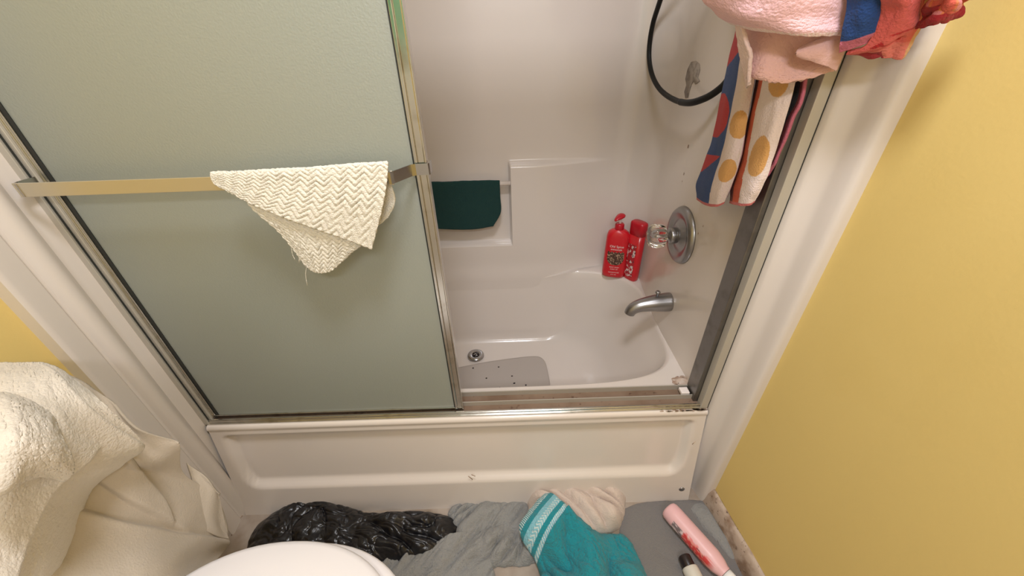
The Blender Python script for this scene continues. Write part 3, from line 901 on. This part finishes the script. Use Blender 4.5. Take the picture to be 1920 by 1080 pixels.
# dark inner fold against the jamb
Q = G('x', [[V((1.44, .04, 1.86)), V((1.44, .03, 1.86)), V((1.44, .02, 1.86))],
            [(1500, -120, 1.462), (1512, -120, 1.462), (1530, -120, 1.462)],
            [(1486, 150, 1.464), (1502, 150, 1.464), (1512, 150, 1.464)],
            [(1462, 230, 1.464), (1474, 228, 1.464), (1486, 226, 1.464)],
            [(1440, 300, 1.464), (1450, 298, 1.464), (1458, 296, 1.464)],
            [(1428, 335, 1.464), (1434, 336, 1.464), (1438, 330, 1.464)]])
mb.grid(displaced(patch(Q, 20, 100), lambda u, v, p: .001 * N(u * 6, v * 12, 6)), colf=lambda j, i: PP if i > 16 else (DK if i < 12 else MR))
# the gathered part outside: blue piece, its hem, coral folds
Q = G('y', [[V((1.43, -.02, 1.86)), V((1.45, -.02, 1.87)), V((1.47, -.01, 1.86))],
            [(1585, -230, -.06), (1615, -230, -.08), (1650, -230, -.09)],
            [(1590, -40, -.085), (1622, -40, -.105), (1656, -40, -.110)],
            [(1590, 10, -.085), (1622, 8, -.105), (1657, 5, -.110)],
            [(1578, 72, -.080), (1618, 62, -.100), (1658, 46, -.108)],
            [(1573, 98, -.075), (1622, 80, -.095), (1680, 56, -.105)]])
mb.grid(displaced(patch(Q, 50, 120), lambda u, v, p: .002 * N(u * 4, v * 8, 6)), colf=lambda j, i: PP if j > 98 else BL)
Q = G('y', [[V((1.45, -.02, 1.86)), V((1.46, -.03, 1.87)), V((1.48, -.03, 1.87)), V((1.49, -.01, 1.86))],
            [(1640, -230, -.07), (1670, -230, -.10), (1710, -230, -.10), (1740, -230, -.08)],
            [(1650, -40, -.115), (1685, -40, -.135), (1715, -40, -.13), (1745, -40, -.115)],
            [(1655, 20, -.110), (1690, 22, -.132), (1718, 18, -.128), (1742, 10, -.115)],
            [(1625, 84, -.098), (1668, 72, -.112), (1702, 56, -.118), (1728, 44, -.112)],
            [(1588, 99, -.078), (1640, 92, -.095), (1680, 78, -.105), (1712, 74, -.105)],
            [(1625, 104, -.080), (1650, 107, -.092), (1672, 108, -.095), (1692, 107, -.098)]])
def col4(j, i):
    u, v = i / 79, j / 139
    if .62 < v < .80 and .1 < u < .7 and N(u * 5, v * 14, 2) > .12: return RD
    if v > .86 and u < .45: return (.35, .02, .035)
    if u > .90: return (.72, .42, .22)
    return CO if v < .84 else (.74, .20, .17)
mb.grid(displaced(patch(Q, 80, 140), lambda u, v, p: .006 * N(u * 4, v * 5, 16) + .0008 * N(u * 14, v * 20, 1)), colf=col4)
Q = G('y', [[V((1.47, -.03, 1.86)), V((1.49, -.04, 1.86)), V((1.50, -.03, 1.86))],
            [(1730, -230, -.10), (1770, -230, -.12), (1815, -230, -.10)],
            [(1738, -40, -.13), (1780, -40, -.165), (1835, -40, -.14)],
            [(1736, 15, -.13), (1775, 12, -.160), (1812, 0, -.14)],
            [(1722, 52, -.12), (1755, 45, -.150), (1792, 34, -.135)]])
def col5(j, i):
    u, v = i / 59, j / 99
    n = N(u * 5, v * 9, 4)
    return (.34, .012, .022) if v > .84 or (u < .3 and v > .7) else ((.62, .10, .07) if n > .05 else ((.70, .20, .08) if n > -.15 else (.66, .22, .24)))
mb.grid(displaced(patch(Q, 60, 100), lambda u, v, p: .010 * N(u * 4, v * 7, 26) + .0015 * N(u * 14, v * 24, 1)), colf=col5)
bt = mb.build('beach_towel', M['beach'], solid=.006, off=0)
tag(bt, 'printed blue, red, orange and cream beach towel bunched beside the pink towel', 'towel')

# ------------------------------------------------------------------ toilet
tl = thing('toilet', (.30, -.54, 0), 'white toilet with its lid down, under the heap of cream towels', 'toilet')
tcx, tcy = .440, -.540
def oval(hx, hy, cxx, cyy, z, n=72): return [V((*superel(2 * PI * k / n, hx, hy, cxx, cyy, 2.15), z)) for k in range(n)]
mb = MB(); rows = [oval(.262 - a, .200 - a, tcx, tcy, z) for a, z in ((.006, .412), (.0, .416), (.0, .424), (.004, .430), (.012, .433), (.05, .4345), (.12, .436), (.19, .437))]
b = mb.grid(rows, closed=True); mb.cap(b, 72); mb.cap(b + 7 * 72, 72)
part(mb, 'lid', M['lid'], tl)
mb = MB(); rows = [oval(.262 - a, .203 - a, tcx + .028, tcy + .001, z) for a, z in ((.012, .385), (.0, .390), (.0, .404), (.004, .409), (.014, .411), (.10, .411))]
b = mb.grid(rows, closed=True); mb.cap(b, 72); mb.cap(b + 5 * 72, 72)
part(mb, 'seat', M['lid'], tl)
mb = MB(); rows = [oval(hx, hy, x, tcy, z) for hx, hy, x, z in ((.20, .105, .36, 0.0), (.205, .11, .36, .02), (.18, .095, .36, .10), (.19, .10, .37, .18), (.225, .15, .41, .28), (.245, .178, .44, .34), (.250, .185, .455, .375), (.248, .183, .455, .384))]
b = mb.grid(rows, closed=True); mb.cap(b, 72); mb.cap(b + 7 * 72, 72)
part(mb, 'bowl', M['porcelain'], tl)
mb = MB(); mb.box((-.030, -.765, .385), (.095, -.375, .665)); part(mb, 'tank', M['porcelain'], tl, bevel=.02)
mb = MB(); mb.box((-.033, -.775, .666), (.105, -.365, .700)); part(mb, 'tank_lid', M['porcelain'], tl, bevel=.012)

# towels heaped over the tank
Q = G('z', [[(60, 712, .800), (125, 704, .790), (190, 738, .745), (255, 800, .69), (335, 828, .62)],
            [(50, 800, .78), (150, 800, .75), (240, 845, .67), (292, 858, .61), (338, 838, .605)],
            [(40, 870, .73), (150, 862, .70), (245, 882, .62), (300, 888, .55), (345, 888, .50)],
            [(30, 935, .69), (140, 930, .645), (250, 940, .565), (335, 930, .47), (408, 934, .36)],
            [(0, 1010, .66), (130, 1000, .61), (235, 1003, .54), (335, 1003, .42), (430, 1003, .25)],
            [(0, 1090, .63), (120, 1080, .59), (225, 1070, .53), (310, 1062, .455), (414, 1040, .23)],
            [(0, 1160, .62), (110, 1160, .58), (210, 1150, .53), (290, 1130, .47), (350, 1110, .452)]])
def fold_line(u, v, u0, v0, u1, v1, wd, amp):
    """one pressed crease from (u0,v0) to (u1,v1): a step that fades away from the line"""
    dx, dy = u1 - u0, v1 - v0; l = math.hypot(dx, dy)
    t = ((u - u0) * dx + (v - v0) * dy) / l / l
    d = ((u - u0) * dy - (v - v0) * dx) / l
    f = sst(-.12, .08, t) * (1 - sst(.92, 1.1, t))
    return amp * f * (sst(-wd * .12, wd * .12, d) - .5) * math.exp(-abs(d) / wd)
def fbeige(u, v, p):
    return (fold_line(u, v, .05, .52, .98, .70, .16, .020) + fold_line(u, v, .30, .40, .80, .66, .10, -.012) + fold_line(u, v, .45, .12, .72, .60, .08, .010)
            + .005 * N(u * 3, v * 3, 4) + .0007 * N(u * 14, v * 14, 4))
mb = MB(); mb.grid(displaced(patch(Q, 150, 150), fbeige))
Q = G('z', [[(350, 868, .49), (372, 884, .46), (392, 900, .43), (411, 926, .38)], [(362, 905, .45), (385, 912, .42), (400, 922, .395), (413, 936, .36)],
            [(360, 945, .42), (378, 965, .37), (400, 968, .34), (424, 985, .28)], [(375, 985, .36), (392, 1000, .32), (412, 1008, .28), (430, 1010, .245)]])
mb.grid(displaced(patch(Q, 60, 60), lambda u, v, p: .004 * N(u * 2.5, v * 2.5, 9) + .004 * math.sin(u * 7 + v * 2)))
bg = mb.build('bath_towel', M['beige'], solid=.004, off=0)
tag(bg, 'thin beige towel hanging under the fluffy cream one on the toilet tank', 'towel')
Q = G('z', [[(-80, 700, .86), (0, 686, .86), (60, 683, .855), (102, 691, .845), (140, 716, .82)],
            [(-80, 730, .885), (0, 720, .885), (70, 716, .875), (125, 730, .855), (183, 752, .815)],
            [(-80, 790, .885), (0, 780, .885), (80, 780, .865), (150, 782, .825), (228, 790, .765)],
            [(-80, 870, .865), (10, 865, .855), (90, 858, .825), (175, 845, .765), (268, 834, .695)],
            [(-80, 930, .845), (5, 925, .83), (75, 910, .79), (150, 895, .735), (232, 872, .665)],
            [(-80, 1000, .80), (0, 985, .785), (60, 965, .75), (115, 945, .705), (175, 915, .645)],
            [(-80, 1080, .77), (-10, 1060, .75), (45, 1030, .715), (90, 1010, .675), (142, 965, .615)],
            [(-80, 1190, .74), (-10, 1170, .71), (30, 1120, .68), (60, 1100, .65), (100, 1060, .61)]])
def fcream(u, v, p):
    return (.012 * N(u * 2.2, v * 2.6, 1) + fold_line(u, v, .62, .05, .98, .42, .10, .012) + fold_line(u, v, .25, 1.0, .75, .45, .14, -.022)
            + .0012 * N(u * 16, v * 16, 3) + .0007 * N(u * 60, v * 60, 3))
mb = MB(); mb.grid(displaced(patch(Q, 190, 190), fcream))
# the rolled lump in front
Q = G('z', [[(-80, 742, .885), (0, 742, .89), (52, 752, .885), (88, 775, .865), (112, 806, .84)],
            [(-80, 752, .915), (0, 755, .918), (50, 768, .910), (90, 790, .89), (122, 826, .855)],
            [(-80, 820, .92), (0, 815, .922), (50, 820, .910), (92, 835, .88), (132, 856, .835)],
            [(-80, 880, .90), (0, 872, .90), (45, 868, .885), (92, 868, .855), (132, 880, .81)],
            [(-80, 935, .875), (0, 920, .872), (40, 903, .855), (85, 890, .825), (124, 893, .79)],
            [(-80, 925, .845), (0, 912, .842), (38, 895, .83), (82, 884, .80), (118, 888, .78)]])
mb.grid(displaced(patch(Q, 120, 110), lambda u, v, p: .007 * N(u * 2.5, v * 2.5, 11) + .0012 * N(u * 16, v * 16, 3) + .0008 * N(u * 50, v * 50, 3)))
ct = mb.build('bath_towel', M['cream'], solid=.008, off=0)
tag(ct, 'thick fluffy cream towel piled on top of the toilet tank', 'towel')

# ------------------------------------------------------------------ things on the floor
def billow(x, y, ang, sx, sy, seed, warp=.5):
    c, s_ = math.cos(ang), math.sin(ang)
    a, b_ = (x * c + y * s_) * sx, (-x * s_ + y * c) * sy
    w1 = N(a * .6 + seed, b_ * .6, seed + 3) * warp; w2 = N(a * .6, b_ * .6 + seed, seed + 7) * warp
    n = abs(N(a + w1 * 2, b_ + w2 * 2, seed)) * 2.0
    return min(n, 1.0) ** .75
def heap(outl, z0, hh, fold, name, m, label, cat, nr=110, na=260, colfn=None, power=2.6, solid=0, rag=.006, cen=None, tilt=None, zb=None):
    ring_ = curve([at(x, y, 'z', z0) for x, y in outl] + [at(outl[0][0], outl[0][1], 'z', z0)], na + 1)[:-1]
    c_ = at(cen[0], cen[1], 'z', z0) if cen else sum(ring_, V()) / na
    rows = []
    for j in range(nr + 1):
        r = (j / nr) ** .8; row = []
        for i, p in enumerate(ring_):
            q = c_.lerp(p, max(r, .004))
            if r > .5:
                d = (p - c_).normalized()
                q = q + d * rag * (r - .5) * 2 * (N(p.x * 25, p.y * 25, 2) + .6 * N(p.x * 70, p.y * 70, 5))
            e = clamp(1 - r ** (power * 3)) ** .5
            h = hh(q.x, q.y) if callable(hh) else hh
            z = .0025 + e * (h * (1 - .55 * r ** power) + fold(q.x, q.y) * (.5 + .5 * e))
            if tilt: z += tilt(q.x, q.y) * e
            if zb: z += zb(q.x, q.y)
            row.append(V((q.x, q.y, z)))
        rows.append(row)
    mb = MB(); mb.grid(rows, closed=True, colf=(lambda j, i: colfn(rows[j][i].x, rows[j][i].y)) if colfn else None)
    o = mb.build(name, m)
    if label: tag(o, label, cat)
    return o
heap([(838, 962), (852, 948), (900, 936), (950, 934), (985, 940), (1000, 985), (1002, 1030), (1004, 1054), (960, 1062), (925, 1064), (912, 1100), (700, 1130), (690, 1060), (760, 1030), (850, 1010)], .008, .012,
     lambda x, y: .030 * billow(x, y, .85, 6, 20, 4.0) + .008 * billow(x, y, .95, 16, 50, 2.0), 'bath_towel', M['grey'], 'crumpled grey towel on the floor between the black bag and the teal towel', 'towel', cen=(900, 1000))
heap([(1165, 955), (1200, 942), (1250, 938), (1318, 938), (1334, 965), (1362, 1010), (1392, 1075), (1410, 1130), (1170, 1140), (1160, 1050)], .008, .007,
     lambda x, y: .007 * billow(x, y, 1.9, 9, 4, 14.0), 'floor_mat', M['grey_dark'], 'dark grey cloth mat lying flat under the pink bottle', 'mat', rag=.002)
bagf = lambda x, y: .022 * billow(x, y, -.45, 9, 16, 8.0) + .005 * billow(x, y, -.3, 30, 50, 1.0)
heap([(455, 1040), (478, 985), (510, 962), (548, 935), (590, 930), (640, 944), (700, 962), (780, 958), (842, 966), (862, 985), (858, 1018), (830, 1042), (780, 1052), (720, 1060), (690, 1100), (480, 1110)], .012, .045, bagf,
     'plastic_bag', M['bag'], 'crumpled shiny black plastic bag against the tub apron', 'bag', cen=(640, 1010), nr=130, na=320)
heap([(990, 965), (992, 930), (1010, 912), (1050, 902), (1100, 897), (1135, 893), (1162, 900), (1176, 920), (1172, 950), (1168, 975), (1158, 990), (1120, 1010), (1080, 1050), (1030, 1060), (1004, 1048), (995, 1000)], .015, .050,
     lambda x, y: .046 * billow(x, y, 1.15, 15, 6, 33.0) + .004 * billow(x, y, .9, 40, 22, 3.0), 'bath_towel', M['blush'], 'off white towel crumpled against the tub under the teal towel', 'towel', cen=(1085, 965), nr=120, na=300)
e0, e1 = at(975, 990, 'z', .07), at(1022, 930, 'z', .07)
ed = (e1 - e0).normalized(); en = V((-ed.y, ed.x, 0))
if en.dot(at(1100, 1000, 'z', .07) - e0) < 0: en = -en
T1 = (.006, .27, .33); T2 = (.24, .56, .66); T3 = (.62, .76, .76)
def tealcol(x, y):
    d = V((x, y, e0.z)) - e0; s_ = d.dot(en); t = d.dot(ed)
    if s_ < .014: return T3 if (t * 190 + s_ * 60) % 1 < .55 else T1
    if s_ < .030: return T1
    if s_ < .062:
        k = abs(((s_ - .030) / .016) % 1 - .5) * 2
        return T3 if (s_ > .044 and (t * 110 + k * .8) % 1 < .45) else T2
    if s_ < .076: return T1
    if s_ < .088: return T3 if (t * 150 + s_ * 60) % 1 < .5 else T2
    return T1
heap([(974, 990), (985, 970), (1022, 930), (1045, 940), (1075, 968), (1110, 982), (1150, 985), (1176, 988), (1196, 1010), (1212, 1045), (1228, 1100), (1215, 1160), (960, 1160), (985, 1095), (1012, 1068), (1006, 1045), (980, 1010)], .07, .055,
     lambda x, y: (.050 * billow(x, y, 2.3, 5, 12, 51.0) + .008 * billow(x, y, 2.1, 22, 40, 3.0) + .002 * N(x * 120, y * 120, 3)) * (1 if (V((x, y, e0.z)) - e0).dot(en) > .09 else .3), 'bath_towel', M['teal'],
     'teal towel with pale patterned end stripes, on the floor over the off white towel', 'towel', colfn=tealcol, cen=(1110, 1050), nr=220, na=520, zb=lambda x, y: .080 * (1 - sst(.07, .20, (V((x, y, e0.z)) - e0).dot(en))) * sst(-.30, -.16, y))

heap([(1292, 948), (1304, 938), (1322, 940), (1333, 955), (1352, 985), (1372, 1015), (1382, 1040), (1370, 1044), (1340, 1010), (1312, 978)], .022, .020,
     lambda x, y: .003 * billow(x, y, 1.9, 20, 9, 5.0), 'rag', M['grey'], 'small folded grey rag between the pink bottle and the right wall', 'rag', nr=40, na=120, rag=.001)

# pink bottle lying on the floor
a0 = at(1252, 953, 'z', .042); a1 = at(1348, 1062, 'z', .042)
ax = (a1 - a0).normalized(); sd = V((-ax.y, ax.x, 0)); L_ = (a1 - a0).length
pc = thing('lotion_bottle', a0, 'pink bottle lying on its side on the dark grey mat', 'bottle')
mb = MB(); rows = []; cols = []
prof = [(.0, .0), (.020, .0), (.026, .003), (.029, .010), (.030, .03)] + [(.030, .03 + (L_ - .06) * k / 30) for k in range(1, 31)] + [(.029, L_ - .02), (.025, L_), (.020, L_ + .012), (.019, L_ + .02)]
for r, h in prof:
    rows.append([a0 + ax * h + sd * r * math.cos(a) + V((0, 0, 1)) * r * math.sin(a) for a in [2 * PI * k / 64 for k in range(64)]])
def pcol(j, i):
    a = 2 * PI * i / 64; h = prof[j][1] / L_; dist = -sd.dot(V((-1, -.3, 0)))
    side = math.cos(a) * (1 if sd.x < 0 else -1)      # +1 towards the left in the photograph
    if side > .80 and .22 < h < .92:
        n = N(h * 16, a * 3, 2)
        if h < .42: return (.20, .16, .17) if n > -.15 else (.75, .6, .6)
        return (.62, .06, .06) if n > -.1 else ((.25, .03, .04) if n < -.3 else (.75, .3, .25))
    if side > .66 and .45 < h < .9 and N(h * 20, a * 4, 3) > .05: return (.80, .25, .26)
    return (.82, .50, .52)
mb.grid(rows, closed=True, colf=pcol); part(mb, 'body', M['pinkcan'], pc)
mb = MB(); rows = []
for r, h in ((.0185, L_ + .021), (.0185, L_ + .05), (.015, L_ + .054), (.0, L_ + .054)):
    rows.append([a0 + ax * h + sd * r * math.cos(a) + V((0, 0, 1)) * r * math.sin(a) for a in [2 * PI * k / 32 for k in range(32)]])
b = mb.grid(rows, closed=True); mb.cap(b, 32); part(mb, 'cap', M['pinkcan'], pc)
# white bottle with a dark cap
c0 = at(1282, 1042, 'z', .032); c1 = at(1325, 1130, 'z', .032)
ax = (c1 - c0).normalized(); sd = V((-ax.y, ax.x, 0))
wb = thing('lotion_bottle', c0, 'off white bottle with a dark brown cap on the grey mat', 'bottle')
def along(prof, name, m):
    mb = MB(); rows = []
    for r, h in prof: rows.append([c0 + ax * h + sd * r * math.cos(a) + V((0, 0, 1)) * r * math.sin(a) for a in [2 * PI * k / 40 for k in range(40)]])
    b = mb.grid(rows, closed=True); mb.cap(b, 40); mb.cap(b + (len(rows) - 1) * 40, 40); part(mb, name, m, wb)
along([(.015, .0), (.0175, .002), (.018, .006), (.018, .028), (.0175, .030)], 'cap', M['blackcap'])
along([(.0215, .0305), (.0225, .033), (.023, .04), (.023, .13), (.020, .137)], 'body', M['whitebottle'])

# grime in the left floor corner by the tub
for pts in (((458, 952), (448, 966), (440, 985), (434, 1004)), ((460, 955), (500, 953), (540, 951)), ((452, 950), (456, 962), (450, 972))):
    mb = MB(); mb.tube(curve([at(x, y, 'z', .002) for x, y in pts], 16), .003, 6, rf=lambda t: .0035 * (1 - .6 * t)); part(mb, 'corner_grime', M['dirt'], sur)

# unseen green towel, added to tint the reflection in the sliding door's metal edge
mb = MB()
rows = [[V((x, RY + .06 + .012 * math.sin((x + z) * 24), z)) for x in [.12 + .46 * k / 40 for k in range(41)]] for z in [1.33 + .6 * j / 30 for j in range(31)]]
mb.grid(rows); gt = mb.build('added_green_towel', M['added_green'], solid=.008)
tag(gt, 'bright green towel added out of view, mirrored green in the metal edge of the sliding door', 'towel')
